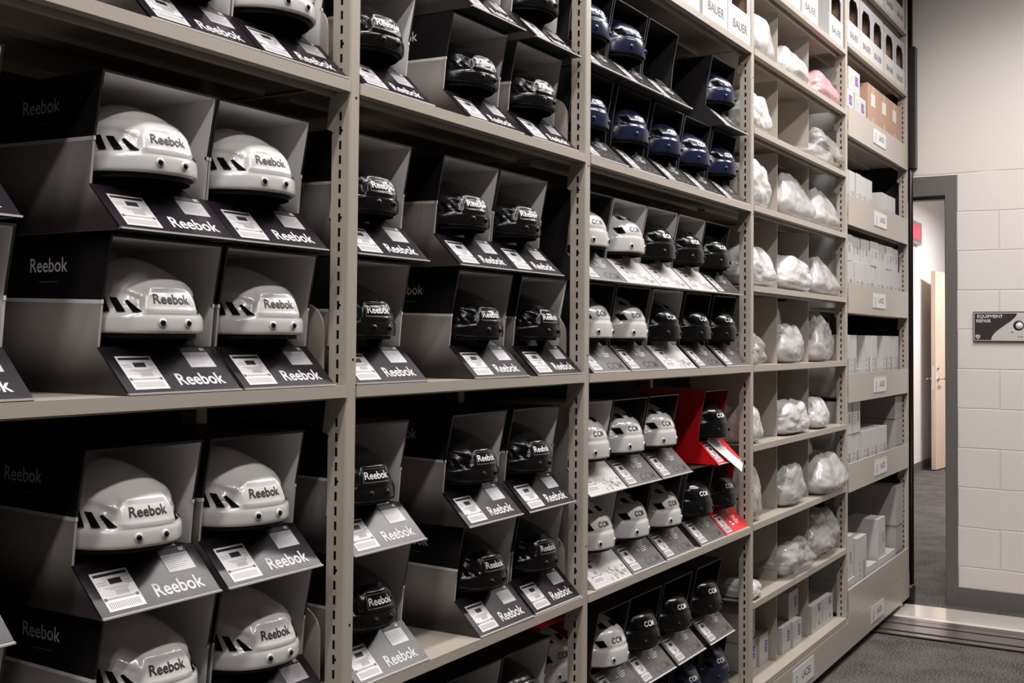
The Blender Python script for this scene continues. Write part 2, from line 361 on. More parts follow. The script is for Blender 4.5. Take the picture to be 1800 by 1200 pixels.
# dark end strip and bumper of the carriage
mb = MB(); mb.cyl((6.385, .0, .05), (0, 0, 1), .013, CEIL-.3, mat('dark_bronze_tube', (.045, .036, .032), .25, metal=.8), 20)
tag(build(mb, 'bumper_tube'), 'slim dark metal tube standing upright at the far end of the shelving', 'pole')
t = empty('floor_bumper', (6.345, .0, 0), 'small black bumper block at the floor corner of the far bay', 'bumper')
mb = MB(); mb.box(-.024, .02, -.022, .035, .001, .075, M_BLKPL); kid(build(mb, 'block', t, bevel=.006), t)
mb = MB(); mb.cyl((-.006, -.026, .082), (0, 1, 0), .019, .05, M_BLKPL, 16); kid(build(mb, 'roller', t), t)

# laces signs
def sign_card(px, pz, w_, h_, label, y=-.0065, ts=.026):
    t = empty('laces_sign', (px, y, pz), label, 'sign', 'laces signs on the bin fronts')
    mb = MB(); mb.box(-w_/2, w_/2, 0, .0016, -h_/2, h_/2, M_WHITE); kid(build(mb, 'card', t), t)
    me = place_me(text_me('LACES', ts, M_INK, 0, 0), frame((w_*.13, -.0004, 0), (1, 0, 0), (0, 0, 1)), 'lettering'); kid(link('lettering', me, t), t)
    mb = MB(); cx = -w_*.33
    for a0, a1, r in ((-.6, 2.4, .011), (2.6, 5.2, .008)):
        pts = [(cx+r*math.cos(a), -.0004, r*1.3*math.sin(a)) for a in [a0+(a1-a0)*k/8 for k in range(9)]]
        for p, q in zip(pts, pts[1:]): mb.prism([p, q, (q[0]*.8+cx*.2, q[1], q[2]*.8), (p[0]*.8+cx*.2, p[1], p[2]*.8)], (0, .0003, 0), M_INK)
    mb.box(cx-.002, cx+.004, -.0004, 0, -.03*h_/.07, -.008, M_INK)
    kid(build(mb, 'emblem', t), t)
    for (x_, z_, a, c) in ((0, h_/2-.0015, w_/2, .0012), (0, -h_/2+.0015, w_/2, .0012)):
        mb = MB(); mb.box(x_-a, x_+a, -.0003, .0, z_-c/2, z_+c/2, M_INKG); kid(build(mb, 'border_line', t), t)
PLACE_SIGNS = [(5.655, 2.381, 'topmost'), (5.672, 1.985, 'second from the top'), (5.645, 1.590, 'third from the top'), (5.658, 1.186, 'fourth from the top'), (5.668, .790, 'fifth from the top')]
for x_, z_, n_ in PLACE_SIGNS:
    sign_card(x_, z_, .255, .075, 'small white laces sign on a bin front of the far bay, '+n_, ts=.036)
sign_card(5.60, .108, .25, .075, 'small white laces sign on the kick plate below the far bay', y=-.0060, ts=.036)
sign_card(4.40, .105, .27, .082, 'white laces sign on the kick plate below the cubbyholes', y=-.0060, ts=.042)

# ------------------------------------------------------------ helmets
HB = .129
def shell_pt(th, z, kind, off=0.):
    """outer surface of a helmet; th=0 is the front (-Y); z height above the rim 0..HB"""
    q = max(0., min(1., z/HB))
    c, s = math.cos(th), math.sin(th)
    wf = max(0., min(1., (c+.25)/1.15)); wf = wf*wf*(3-2*wf)
    rs = (1-q**2.7)**.56; rf = (1-q**3.1)**.80
    r = rs*(1-wf)+rf*wf
    bf = .138 if c > 0 else .150
    ax = .106
    e = 2.35
    k = (abs(c/bf)**e+abs(s/ax)**e)**(-1/e)
    rad = k*r
    at = abs(th)
    sm = lambda a, b_, v: max(0., min(1., (v-a)/(b_-a)))
    d = 0.
    if kind == 'R':
        d += .0035*(1-sm(.026, .030, z))                                  # brow band
        d -= .0012*(1-sm(.0, .006, z))
        pan = (1-sm(.34, .38, at+1.2*(z-.06)))*sm(.030, .034, z)*(1-sm(.074, .080, z))
        d += .0042*pan
        inner = (1-sm(.27, .30, at+1.2*(z-.06)))*sm(.037, .040, z)*(1-sm(.067, .071, z)); d -= .0028*inner
        arch = .050+.018*math.sin(min(1, max(0, (at-.36)/.9))*PI)
        dish = sm(.37, .42, at)*(1-sm(1.20, 1.34, at))*sm(.034, .037, z)*(1-sm(arch, arch+.005, z)); d -= .0048*dish
        d -= .0035*sm(.086, .092, z+.012*max(0, at-.5))
        d -= .0045*sm(-.008, -.004, -c*rad)*sm(.03, .04, z)                # rear shell tucked under the front one
    else:
        d += .0035*(1-sm(.040, .045, z))
        d += .0035*(1-sm(.52, .62, at))*sm(.045, .052, z)*(1-sm(.082, .090, z))
        d += .0055*math.exp(-((at-.62)/.16)**2)*sm(.060, .075, z)*(1-sm(.120, .134, z))
        d -= .004*sm(.088, .094, z)*(1-sm(.34, .44, at))
        d -= .0035*sm(.90, 1.0, at)*(1-sm(2.1, 2.3, at))*sm(.046, .050, z)*(1-sm(.078, .084, z))
        d -= .0030*sm(.010, .018, -c*rad)
    rad = rad+(d+off)*max(r, 0)**.4
    zz = z+(off if r < .5 else off*.4)
    return Vector((rad*s, -rad*c, zz+d*.3*(1-r)))
def helmet_parts(kind, m, parent, logo, logocol, small=False):
    NT, NZ = 168, 46
    bm = bmesh.new(); rows = []
    zs = [HB*(1-(1-j/NZ)**1.7)*.5+HB*.5*math.sin(j/NZ*PI/2) for j in range(NZ)]
    for j in range(NZ):
        rows.append([bm.verts.new(shell_pt(2*PI*i/NT if i <= NT/2 else 2*PI*i/NT-2*PI, zs[j], kind)) for i in range(NT)])
    top = bm.verts.new((0, 0, shell_pt(0, zs[-1], kind).z+.0006))
    for j in range(NZ-1):
        for i in range(NT): bm.faces.new([rows[j][i], rows[j][(i+1) % NT], rows[j+1][(i+1) % NT], rows[j+1][i]])
    for i in range(NT): bm.faces.new([rows[-1][i], rows[-1][(i+1) % NT], top])
    # rolled rim
    inner = [bm.verts.new(Vector((v.co.x*.965, v.co.y*.965, v.co.z-.001))) for v in rows[0]]
    in2 = [bm.verts.new(Vector((v.co.x*.955, v.co.y*.955, v.co.z+.03))) for v in rows[0]]
    for i in range(NT):
        k = (i+1) % NT
        bm.faces.new([rows[0][k], rows[0][i], inner[i], inner[k]]); bm.faces.new([inner[k], inner[i], in2[i], in2[k]])
    bmesh.ops.recalc_face_normals(bm, faces=bm.faces)
    me = bpy.data.meshes.new('shell'); bm.to_mesh(me); bm.free(); me.materials.append(m)
    for p in me.polygons: p.use_smooth = True
    sh = kid(link('shell', me, parent), parent)
    # liner
    bm = bmesh.new(); rr = []
    for j in range(12):
        z = HB*math.sin(j/12*PI/2)**.92
        rr.append([bm.verts.new(shell_pt((2*PI*i/48) if i <= 24 else 2*PI*i/48-2*PI, z, kind, -.011)-Vector((0, 0, .004 if j == 0 else .0))) for i in range(48)])
    for j in range(11):
        for i in range(48): bm.faces.new([rr[j][i], rr[j][(i+1) % 48], rr[j+1][(i+1) % 48], rr[j+1][i]])
    bm.faces.new(rr[-1])
    me = bpy.data.meshes.new('foam_liner'); bm.to_mesh(me); bm.free(); me.materials.append(M_FOAM)
    kid(link('foam_liner', me, parent), parent)
    # vents as dark recess patches
    def patch(poly, mb, mm=M_DARKHOLE, off=.0016):
        n = 8
        (a, b_, c, d) = poly
        g = []
        for u in range(n+1):
            row = []
            for v in range(n+1):
                fu, fv = u/n, v/n
                p = [(1-fv)*((1-fu)*a[k]+fu*b_[k])+fv*((1-fu)*d[k]+fu*c[k]) for k in (0, 1)]
                row.append(mb.bm.verts.new(shell_pt(p[0], p[1], kind, off)))
            g.append(row)
        mi = mb.mi(mm)
        for u in range(n):
            for v in range(n):
                f = mb.bm.faces.new([g[u][v], g[u+1][v], g[u+1][v+1], g[u][v+1]]); f.material_index = mi; f.smooth = True
    if kind == 'R':
        V = [[(-.40, .0330), (-.51, .0330), (-.61, .0500), (-.57, .0520)], [(-.59, .0330), (-.70, .0330), (-.82, .0560), (-.71, .0550)],
             [(-.79, .0330), (-.90, .0330), (-1.02, .0575), (-.90, .0580)], [(-.99, .0330), (-1.10, .0330), (-1.21, .0520), (-1.10, .0560)]]
    else:
        V = [[(-.42, .050), (-.60, .048), (-.72, .064), (-.50, .066)], [(-.92, .052), (-1.16, .052), (-1.26, .062), (-1.0, .066)],
             [(-.16, .0900), (-.44, .0900), (-.52, .100), (-.22, .102)], [(-.80, .088), (-1.15, .086), (-1.22, .096), (-.9, .101)]]
    for poly in V:
        for sgn in (1, -1):
            mb = MB(); patch([(sgn*p[0], p[1]) for p in poly], mb); kid(build(mb, 'vent', parent), parent)
    # screws
    for sgn in (-1, 1):
        mb = MB(); th = sgn*(.175 if kind == 'R' else .30)
        p = shell_pt(th, .016, kind); n = Vector((p.x, p.y*1.2, 0)).normalized()
        mb.cyl(p-n*.001, n, .0080, .0036, m, 20, .0066)
        mb.cyl(p+n*.0026, n, .0050, .0026, M_SCREW, 16, .0034)
        kid(build(mb, 'screw', parent), parent)
    # logo wrapped on the brow
    if kind == 'R':
        base = text_me(logo, .0215, logocol, .00035, 0, 0, 1.0); cz, cth = .0535, -.02
    else:
        base = text_me(logo, .018, logocol, .0005, .22, 0, 1.15); cz, cth = .0620, -.10
    me = base.copy()
    for v in me.vertices:
        th = cth+v.co.x/.128; z = cz+v.co.y
        v.co = shell_pt(th, z, kind, .0009)
    kid(link('logo', me, parent), parent)
    if kind == 'R' and m is M_HBLACK:
        mb = MB()
        for (t0, t1, za_, zb_) in ((-.30, .28, .0400, .0408), (-.28, .26, .0675, .0683), (-.305, -.297, .040, .068), (.275, .283, .040, .068)):
            patch([(t0, za_), (t1, za_), (t1, zb_), (t0, zb_)], mb, M_INKG, .0006)
        kid(build(mb, 'logo_frame', parent), parent)
HZ = Vector((0, 0, -50))
protos = {}
def proto(name, kind, m, logo, lc):
    t = empty('hockey_helmet', (0, 0, 0)); helmet_parts(kind, m, t, logo, lc); protos[name] = [t, False]
proto('white', 'R', M_HWHITE, 'Reebok', M_INK)
proto('black', 'R', M_HBLACK, 'Reebok', M_WHITE)
proto('cwhite', 'C', M_HWHITE, 'CCM', M_INK)
proto('cblack', 'C', M_HBLACK, 'CCM', M_WHITE)
proto('cblue', 'C', M_HBLUE, 'CCM', M_WHITE)
def use(name):
    p = protos[name]
    if not p[1]: p[1] = True; return p[0]
    return copy_tree(p[0])

# ------------------------------------------------------------ helmet boxes
BW, BH, BD = .226, .236, .30
PROF = [(0, 0), (.070, .069), (.064, .137), (.045, .236)]   # front outline (y, z) from the foot up
def sticker(w_, h_, mm, rows, m_, name):
    mb = MB(); mb.box(0, w_, 0, h_, 0, .0003, mm)
    for (x0, x1, y0, y1, c) in rows: mb.box(x0*w_, x1*w_, y0*h_, y1*h_, .0003, .0005, c)
    return mb.mesh(name)
BAR = [(.05, .95, .88, .95, M_INK), (.38, .72, .66, .80, M_INK)]+[(.42+.035*k, .42+.035*k+.018, .38, .50, M_INKG) for k in range(10)]+[(.05, .95, .285, .325, M_INKG), (.02, .10, .27, .34, M_INK), (.88, .96, .27, .34, M_INK)]+[(.08+.05*k, .08+.05*k+.022, .06, .22, M_INKG) for k in range(17)]+[(.06, .30, .72, .735, M_INKG), (.06, .30, .66, .675, M_INKG), (.78, .94, .70, .715, M_INKG), (.78, .94, .62, .635, M_INKG), (.2, .85, .56, .575, M_INKG), (.3, .8, .52, .535, M_INKG)]
SPEC = [(0, 1, .76, 1, M_INK)]+[(.08, .85-.1*(k % 3), .62-.09*k, .635-.09*k, M_INKG) for k in range(6)]
A = Vector((0, PROF[1][0], PROF[1][1])).normalized()       # up the sloping label panel
LEN = math.hypot(*PROF[1])
def on_panel(u, v, W): return Vector((u*W, 0, 0))+A*(v*LEN)
def box_proto(name, inside, outside, pan, style, W=BW, size='8K'):
    t = empty('helmet_box', (0, 0, 0)); T = .0042 if style == 'R' else .003
    mb = MB()
    # side walls with printed bands
    zb = [PROF[0], PROF[1], PROF[2], PROF[3]]
    for x0, flip in ((0, 0), (W-T, 1)):
        lo = [(x0, 0, 0), (x0, PROF[1][0], PROF[1][1]), (x0, .0645, .1335), (x0, BD, .139), (x0, BD, 0)]
        li = [(x0, .0645, .1335), (x0, .0640, .1392), (x0, BD, .1447), (x0, BD, .139)]
        hi = [(x0, .0640, .1392), (x0, PROF[3][0], BH), (x0, BD, BH), (x0, BD, .1447)]
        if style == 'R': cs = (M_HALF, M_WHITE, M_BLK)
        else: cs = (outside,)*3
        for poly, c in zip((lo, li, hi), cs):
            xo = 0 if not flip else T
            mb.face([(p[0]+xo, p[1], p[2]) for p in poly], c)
            xi = T if not flip else 0
            mb.face([(p[0]+xi, p[1], p[2]) for p in poly], inside)
        # front edge of the card
        fr = [(PROF[k][0], PROF[k][1]) for k in range(4)]
        for k, (p, q) in enumerate(zip(fr, fr[1:])):
            em = (M_BLK if k == 2 else M_EDGE) if style == 'R' else (M_EDGE if style == 'W' else mat('dark_card_edge', (.13, .12, .12), .6))
            mb.face([(x0, p[0], p[1]), (x0+T, p[0], p[1]), (x0+T, q[0], q[1]), (x0, q[0], q[1])], em)
        if style == 'R': mb.box(x0, x0+T, PROF[2][0]-.0008, PROF[2][0]+.004, .1335, .1395, M_WHITE)
    top = outside if style != 'R' else M_BLK
    mb.face([(0, PROF[3][0], BH), (W, PROF[3][0], BH), (W, BD, BH), (0, BD, BH)], top)
    mb.face([(T, PROF[3][0], BH-T), (W-T, PROF[3][0], BH-T), (W-T, BD, BH-T), (T, BD, BH-T)], inside)
    mb.face([(0, PROF[3][0], BH), (W, PROF[3][0], BH), (W, PROF[3][0], BH-T), (0, PROF[3][0], BH-T)], M_EDGE if style == 'W' else M_BLK)
    mb.face([(0, BD, 0), (W, BD, 0), (W, BD, BH), (0, BD, BH)], top)
    mb.face([(T, BD-T, .003), (W-T, BD-T, .003), (W-T, BD-T, BH-T), (T, BD-T, BH-T)], inside)
    mb.face([(0, 0, 0.0005), (W, 0, 0.0005), (W, BD, 0.0005), (0, BD, 0.0005)], top)
    kid(build(mb, 'carton', t, recalc=False), t)
    # sloping label panel with a thick foot edge and a torn top tab
    mb = MB(); N = Vector((0, -A.z, A.y))
    P = [Vector((0, 0, 0.0)), Vector((W, 0, 0.0)), Vector((W, PROF[1][0], PROF[1][1])), Vector((W*.86, PROF[1][0], PROF[1][1])), Vector((W*.80, .085, .088)), Vector((W*.60, .085, .086)), Vector((W*.55, PROF[1][0], PROF[1][1])), Vector((0, PROF[1][0], PROF[1][1]))]
    mb.prism([p+N*.0012 for p in P], -N*.0032, pan)
    fe = M_EDGE if style == 'R' else M_WHITE
    mb.box(0, W, -.0022, .004, .0006, .0032, fe)
    kid(build(mb, 'label_panel', t), t)
    mb = MB(); mb.box(.004, W-.004, .075, BD-.006, .066, .069, M_BLKIN if style != 'W' else M_PAPER); mb.box(.004, W-.004, .074, .077, .003, .069, M_BLKIN)
    mb.cyl((W/2, .165, .069), (0, 0, 1), .060, .03, M_BLKIN, 24, .05)
    kid(build(mb, 'helmet_stand', t), t)
    def stick(me, u, v, nm, ou=0):
        kid(link(nm, place_me(me, frame(on_panel(u, v, W)+N*.0014, (1, 0, 0), A), nm), t), t)
    if style == 'R':
        stick(sticker(.066, .068, M_STK, BAR, None, 's'), .075, .10, 'barcode_sticker')
        stick(sticker(.054, .043, M_STKG, SPEC, None, 's'), .675, .53, 'size_sticker')
        me = text_me(size, .0095, M_WHITE, .0002); kid(link('size_text', place_me(me, frame(on_panel(.88, .92, W)+N*.0022, (1, 0, 0), A), 'x'), t), t)
        me = text_me('Reebok', .0335, mat('soft_white_print', (.50, .485, .49), .5), .0007, 0, 0, .93); kid(link('logo', place_me(me, frame(on_panel(.68, .27, W)+N*.0016, (1, 0, 0), A), 'x'), t), t)
        me = text_me('Reebok', .031, M_WHITE, .0002, 0, 0, .92); kid(link('side_logo', place_me(me, frame((-.0006, .185, .192), (0, -1, 0), (0, 0, 1)), 'x'), t), t)
        mb = MB(); mb.box(-.0006, 0, .160, .205, .1665, .1685, M_GREEN); kid(build(mb, 'web_address_line', t), t)
    elif style == 'W':
        stick(sticker(.055, .072, M_STK, BAR, None, 's'), .10, .12, 'barcode_sticker')
        mb = MB(); rr = random.Random(3)
        for k in range(46):
            u, v = .50+rr.random()*.46, .08+rr.random()*.34
            a = rr.random()*3; p = on_panel(u, v, W)+N*.0015; dx = Vector((math.cos(a), 0, 0))*.004+A*math.sin(a)*.005; nn = Vector((.0009, 0, 0))+A*.0006
            mb.face([p-dx-nn, p+dx-nn, p+dx+nn, p-dx+nn], M_INK)
        kid(build(mb, 'sketch_print', t, recalc=False), t)
        mb = MB()
        for (x0, x1, y0, y1) in ((.12, .16, .93, .95), (.48, .56, .86, .90)):
            p = [on_panel(a, b_, W)+N*.0015 for a, b_ in ((x0, y0), (x1, y0), (x1, y1), (x0, y1))]; mb.face(p, M_REDINK)
        kid(build(mb, 'red_mark', t, recalc=False), t)
    else:
        stick(sticker(.050, .074, M_STK, BAR, None, 's'), .07, .10, 'barcode_sticker')
        ink = M_INKG if style == 'C' else M_WHITE
        me = text_me('CCM', .034, {'C': mat('debossed_grey', (.055, .05, .05), .3), 'B': mat('debossed_black', (.055, .05, .05), .3)}.get(style, M_WHITE), .0006, .25, 0, 1.2)
        cpos = (.70, .22) if style != 'D' else (.62, .82)
        if style == 'D': me = text_me('CCM', .024, M_WHITE, .0006, .25, 0, 1.2)
        kid(link('logo', place_me(me, frame(on_panel(*cpos, W)+N*.0016, (1, 0, 0), A), 'x'), t), t)
        mb = MB()
        rows = [(.62+.0*k, .62+.20-.03*(k % 3), .86-.06*k, .875-.06*k+.008) for k in range(6)] if style != 'D' else [(.66, .84-.03*(k % 3), .60-.06*k, .625-.06*k) for k in range(6)]
        rows += [(.50, .56, .66, .70), (.52, .58, .60, .64), (.49, .53, .74, .80)] if style != 'D' else [(.46, .54, .40, .46), (.48, .58, .28, .36)]
        for (x0, x1, y0, y1) in rows:
            p = [on_panel(a, b_, W)+N*.0015 for a, b_ in ((x0, y0), (x1, y0), (x1, y1), (x0, y1))]; mb.face(p, M_WHITE)
        kid(build(mb, 'small_print', t, recalc=False), t)
    protos[name] = [t, False]
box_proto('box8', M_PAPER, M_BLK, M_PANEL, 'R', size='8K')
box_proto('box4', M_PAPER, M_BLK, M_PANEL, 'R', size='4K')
box_proto('boxC', M_BLKIN, M_BLKIN, M_CPANEL, 'C', W=.220)
box_proto('boxB', M_BLKIN, M_BLKIN, M_BPANEL, 'B', W=.220)
box_proto('boxW', M_PAPER, M_CARTG, M_WPANEL, 'W', W=.220)
box_proto('boxD', M_REDIN, M_RED, M_RED, 'D', W=.212)

BAYN = ['first bay', 'second bay', 'third bay']
def put(bay, z, lvl, lvn, shn, x1, bk, hk, coln, dy=0., rz=None, W=None, hs=1., nohelm=False):
    """box with its right edge at x1"""
    t = use(bk); wb = .226 if bk in ('box8', 'box4') else (.212 if bk == 'boxD' else .22)
    jx = R_.uniform(-.002, .002); jr = R_.uniform(-.012, .012)
    zz = z+lvl*.2395+.0006
    t.location = (x1-wb, dy+R_.uniform(.0, .003), zz); t.rotation_euler = (0, 0, jr*.5)
    if W: t.scale = (W/wb, 1, 1); t.location.x = x1-W; wb = W
    bn = {'box8': 'grey and black', 'box4': 'grey and black', 'boxC': 'charcoal', 'boxB': 'black', 'boxW': 'white', 'boxD': 'red'}[bk]
    hn = {'white': 'white', 'black': 'glossy black', 'cwhite': 'white', 'cblack': 'glossy black', 'cblue': 'navy blue', None: 'no'}[hk]
    tag(t, '%s helmet box %s, %s, %s, %s' % (bn, coln, lvn, shn, BAYN[bay]), 'box', 'helmet display boxes')
    if hk:
        h = use(hk); s = hs*(.945 if hk in ('white', 'black') else .92)
        h.scale = (s*.97, s, s*(1. if hk[0] != 'c' else 1.10))
        h.location = (x1-wb/2-.004, dy+(.140 if hk[0] != 'c' else .142), zz+.091); h.rotation_euler = (0, 0, (rz if rz is not None else -.10+R_.uniform(-.05, .05)))
        tag(h, '%s hockey helmet in box %s, %s, %s, %s' % (hn, coln, lvn, shn, BAYN[bay]), 'helmet', 'hockey helmets in display boxes')
    return t
C1 = ['at the left edge', 'second from the right', 'beside the post']
LV = ['lower row', 'upper row']
SN = {.19: 'bottom shelf', .751: 'lower shelf', 1.305: 'middle shelf', 1.86: 'upper shelf', 2.413: 'top shelf'}
R8 = lambda b, z, l, x1, c, hk='white', bk='box8', **k: put(b, z, l, LV[l], SN[z], x1, bk, hk, c, **k)
# bay 1
R8(0, 1.860, 0, 1.379, C1[1]); R8(0, 1.860, 0, 1.608, C1[2])
R8(0, 1.305, 0, .967, C1[0]); R8(0, 1.305, 0, 1.350, C1[1]); R8(0, 1.305, 0, 1.585, C1[2])
R8(0, 1.305, 1, .944, C1[0]); R8(0, 1.305, 1, 1.330, C1[1]); R8(0, 1.305, 1, 1.560, C1[2])
R8(0, .751, 0, .967, C1[0]); R8(0, .751, 0, 1.350, C1[1]); R8(0, .751, 0, 1.585, C1[2])
R8(0, .751, 1, .948, C1[0]); R8(0, .751, 1, 1.314, C1[1]); R8(0, .751, 1, 1.555, C1[2], bk='box4')
# bay 2
C2 = ['beside the left post', 'in the middle', 'beside the right post']
K = dict(hs=.94)
for z, l, xs in ((1.86, 0, (1.883, 2.240, 2.510)), (1.86, 1, (None, 2.243, 2.522)), (1.305, 0, (1.867, 2.270, 2.540)), (1.305, 1, (1.870, 2.210, 2.442)),
                 (.751, 0, (1.883, 2.300, 2.541)), (.751, 1, (1.872, 2.255, 2.505)), (.19, 1, (1.883, 2.235, 2.468))):
    for x_, c in zip(xs, C2):
        if x_: R8(1, z, l, x_, c, hk='black', bk='box4' if c == C2[0] else 'box8', **K)
# bay 3
C3 = ['first from left', 'second from left', 'third from left', 'fourth from left', 'fifth from left']
def row3(z, l, items):
    for c, it in zip(C3, items):
        if it is None: continue
        x1, bk, hk = it[:3]; kw = it[3] if len(it) > 3 else {}
        put(2, z, l, LV[l], SN[z], x1, bk, hk, c, **kw)
row3(1.86, 0, [(2.80, 'boxB', 'cblue'), (3.055, 'boxB', 'cblue'), (3.300, 'boxB', 'cblue'), (3.540, 'boxB', 'cblue'), (3.785, 'boxB', 'cblue')])
row3(1.86, 1, [(2.80, 'boxB', 'cblue'), (3.030, 'boxB', 'cblue'), (3.262, 'boxB', None), None, (3.765, 'boxB', 'cblue')])
row3(1.305, 0, [(2.825, 'boxC', 'cwhite'), (3.053, 'boxC', 'cwhite'), (3.300, 'boxW', 'cblack'), (3.548, 'boxC', 'cblack'), (3.792, 'boxC', 'cblack')])
row3(1.305, 1, [(2.798, 'boxC', 'cwhite'), (3.030, 'boxW', 'cwhite'), (3.255, 'boxW', 'cblack'), (3.490, 'boxW', 'cblack'), (3.718, 'boxB', 'cblack')])
row3(.751, 0, [(2.845, 'boxW', 'cwhite'), (3.068, 'boxC', 'cwhite'), (3.305, 'boxC', 'cwhite'), (3.570, 'boxC', 'cblack'), (3.790, 'boxD', 'cblack')])
row3(.751, 1, [(2.810, 'boxW', 'cwhite', dict(W=.218)), (3.035, 'boxC', 'cwhite'), (3.270, 'boxC', 'cwhite'), None, (3.705, 'boxD', 'cblack')])
row3(.19, 1, [(2.724, 'boxD', 'cwhite', dict(dy=.052)), (2.925, 'boxC', 'cwhite', dict(W=.198)), (3.150, 'boxC', 'cblack'), (3.390, 'boxC', 'cblack'), (3.650, 'boxC', 'cblack')])
row3(.19, 0, [None, (3.0, 'boxB', 'cblack'), (3.24, 'boxB', 'cblack'), (3.48, 'boxB', 'cblue'), (3.72, 'boxB', 'cblue')])
# long white tag hanging over the red box
TN = Vector((0, -A.z, A.y)); TD = (-A+Vector((.42, 0, 0))).normalized(); TW = TD.cross(TN).normalized()
p0 = Vector((3.535, .062, .751+.2395+.066))+TN*.006
mb = MB(); mb.prism([p0, p0+TW*-.075, p0+TW*-.075+TD*.150, p0+TD*.150], TN*.0005, M_WHITE)
o = build(mb, 'price_tag')
tag(o, 'long blank white tag lying over the label of the upper red box', 'tag')

# ------------------------------------------------------------ white boxes with a window
def window_box():
    t = empty('window_box', (0, 0, 0)); W, H, D = .222, .25, .30; T = .003
    mb = MB()
    mb.box(0, T, 0, D, 0, H, M_CARTW); mb.box(W-T, W, 0, D, 0, H, M_CARTW); mb.box(T, W-T, D-T, D, 0, H, M_CARTB); mb.box(T, W-T, 0, D-T, 0, T, M_CARTW)
    mb.box(T, W-T, .0, D-T, H-T, H, M_CARTG)
    mb.box(T, T+.001, .004, D-T, T, H-T, M_CARTB); mb.box(W-T-.001, W-T, .004, D-T, T, H-T, M_CARTB)
    kid(build(mb, 'carton', t), t)
    mb = MB(); mb.box(0, W, -.002, 0, 0, .105, M_CARTW); kid(build(mb, 'front_panel', t), t)
    M_G = mat('shaded_front_grey', (.36, .35, .36), .4)  # shade of the sloping upper front, put into a flat grey colour
    mb = MB(); x0, x1, z0, z1, c = .035, W-.035, .105, .215, .03
    mb.box(0, x0, -.0018, .0, .105, H, M_G); mb.box(x1, W, -.0018, 0, .105, H, M_G); mb.box(x0, x1, -.0018, 0, z1, H, M_G)
    mb.prism([(x0, -.0018, z1), (x0, -.0018, z1-c), (x0+c, -.0018, z1)], (0, .0018, 0), M_G); mb.prism([(x1, -.0018, z1), (x1, -.0018, z1-c), (x1-c, -.0018, z1)], (0, .0018, 0), M_G)
    kid(build(mb, 'window_frame', t), t)
    me = text_me('BAUER', .042, mat('charcoal_ink', (.13, .125, .13), .5), 0, 0, 0, 1.12); kid(link('logo', place_me(me, frame((W*.52, -.0028, .045), (1, 0, 0), (0, 0, 1)), 'x'), t), t)
    protos['win'] = [t, False]
window_box()
def bauer(x0, z, place):
    t = use('win'); t.location = (x0, .004, z+.0006); t.rotation_euler = (0, 0, R_.uniform(-.006, .006))
    tag(t, 'white box with rounded window, '+place, 'box', 'white window boxes on the top shelves')
    h = use('cblack'); h.scale = (.84, .88, .88); h.location = (x0+.111, .150, z+.085); h.rotation_euler = (0, 0, -.1)
    tag(h, 'black helmet in white window box, '+place, 'helmet', 'helmets inside white window boxes')
for i, x_ in enumerate((3.10, 3.345, 3.573)): bauer(x_, 2.413, 'top of the third bay, '+['leftmost', 'middle', 'rightmost'][i])
for i, x_ in enumerate((3.90, 4.15, 4.40, 4.79)): bauer(x_, 2.682, 'top of the cubbyhole bay, '+C3[i])
for i, x_ in enumerate((5.085, 5.312, 5.538, 5.790, 6.02)): bauer(x_, 2.728, 'above cartons in far bay, '+C3[i])
for i, x_ in enumerate((5.30, 5.55, 5.80, 6.03)): bauer(x_, 3.06, 'highest shelf of the far bay, '+C3[i])

# ------------------------------------------------------------ small cartons
def flag(mb, x0, x1, z0, z1, y=-.0006):
    w_ = x1-x0; h_ = z1-z0
    mb.box(x0, x1, y, 0, z0, z1, M_BLUEINK)
    mb.box(x0, x0+w_*.42, y-.0003, y, z0+h_*.38, z0+h_*.62, M_REDINK); mb.box(x0+w_*.45, x1, y-.0003, y, z0+h_*.46, z0+h_*.54, M_WHITE)
    mb.box(x0, x1, y-.0003, y, z0+h_*.76, z0+h_*.80, M_WHITE); mb.box(x0, x1, y-.0003, y, z0+h_*.2, z0+h_*.24, M_WHITE)
_ck = {}
def small(style, W, D, H, loc, label, cat='box', group=None, rz=0.):
    key = (style, W, D, H)
    if key not in _ck:
        t = empty('lace_box' if style in 'LP' else 'storage_box', (0, 0, 0))
        mb = MB(); mm = {'L': M_CARTW, 'P': M_CARTW, 'G': M_CARTG, 'N': M_CARTB}[style]
        mb.box(0, W, 0, D, 0, H, mm)
        kid(build(mb, 'carton', t, bevel=.0015, seg=1), t)
        mb = MB()
        if style == 'L': flag(mb, W*.58, W*.84, H*.36, H*.36+min(.042, H*.5)); [mb.box(W*.2, W*(.28+.03*k), -.0005, 0, H*(.45+.08*k), H*(.465+.08*k), M_INKG) for k in range(3)]
        elif style == 'P':
            for k in range(4): mb.box(W*.18, W*(.34+.03*(k % 2)), -.0005, 0, H*(.30+.09*k), H*(.325+.09*k), M_INKG)
            mb.box(W*.62, W*.80, -.0005, 0, H*.34, H*.62, M_INKG)
        elif style == 'N': mb.box(W*.30, W*.66, -.0006, 0, H*.35, H*.75, M_WHITE); mb.box(0, W, -.0004, 0, H*.48, H*.50, M_EDGE) if 0 else None
        elif style == 'G': mb.box(W*.30, W*.45, -.0004, 0, H*.4, H*.45, M_INKG)
        kid(build(mb, 'printed_label', t), t)
        if style == 'N':
            mb = MB(); mb.box(W*.46, W*.54, -.0005, D, H, H+.0004, M_EDGE); mb.box(W*.46, W*.54, -.0007, 0, H*.80, H, M_EDGE); kid(build(mb, 'packing_tape', t), t)
        _ck[key] = t
    else: t = copy_tree(_ck[key])
    t.location = loc; t.rotation_euler = (0, 0, rz)
    return tag(t, label, cat, group)
ORD = ['first', 'second', 'third', 'fourth', 'fifth', 'sixth', 'seventh', 'eighth']
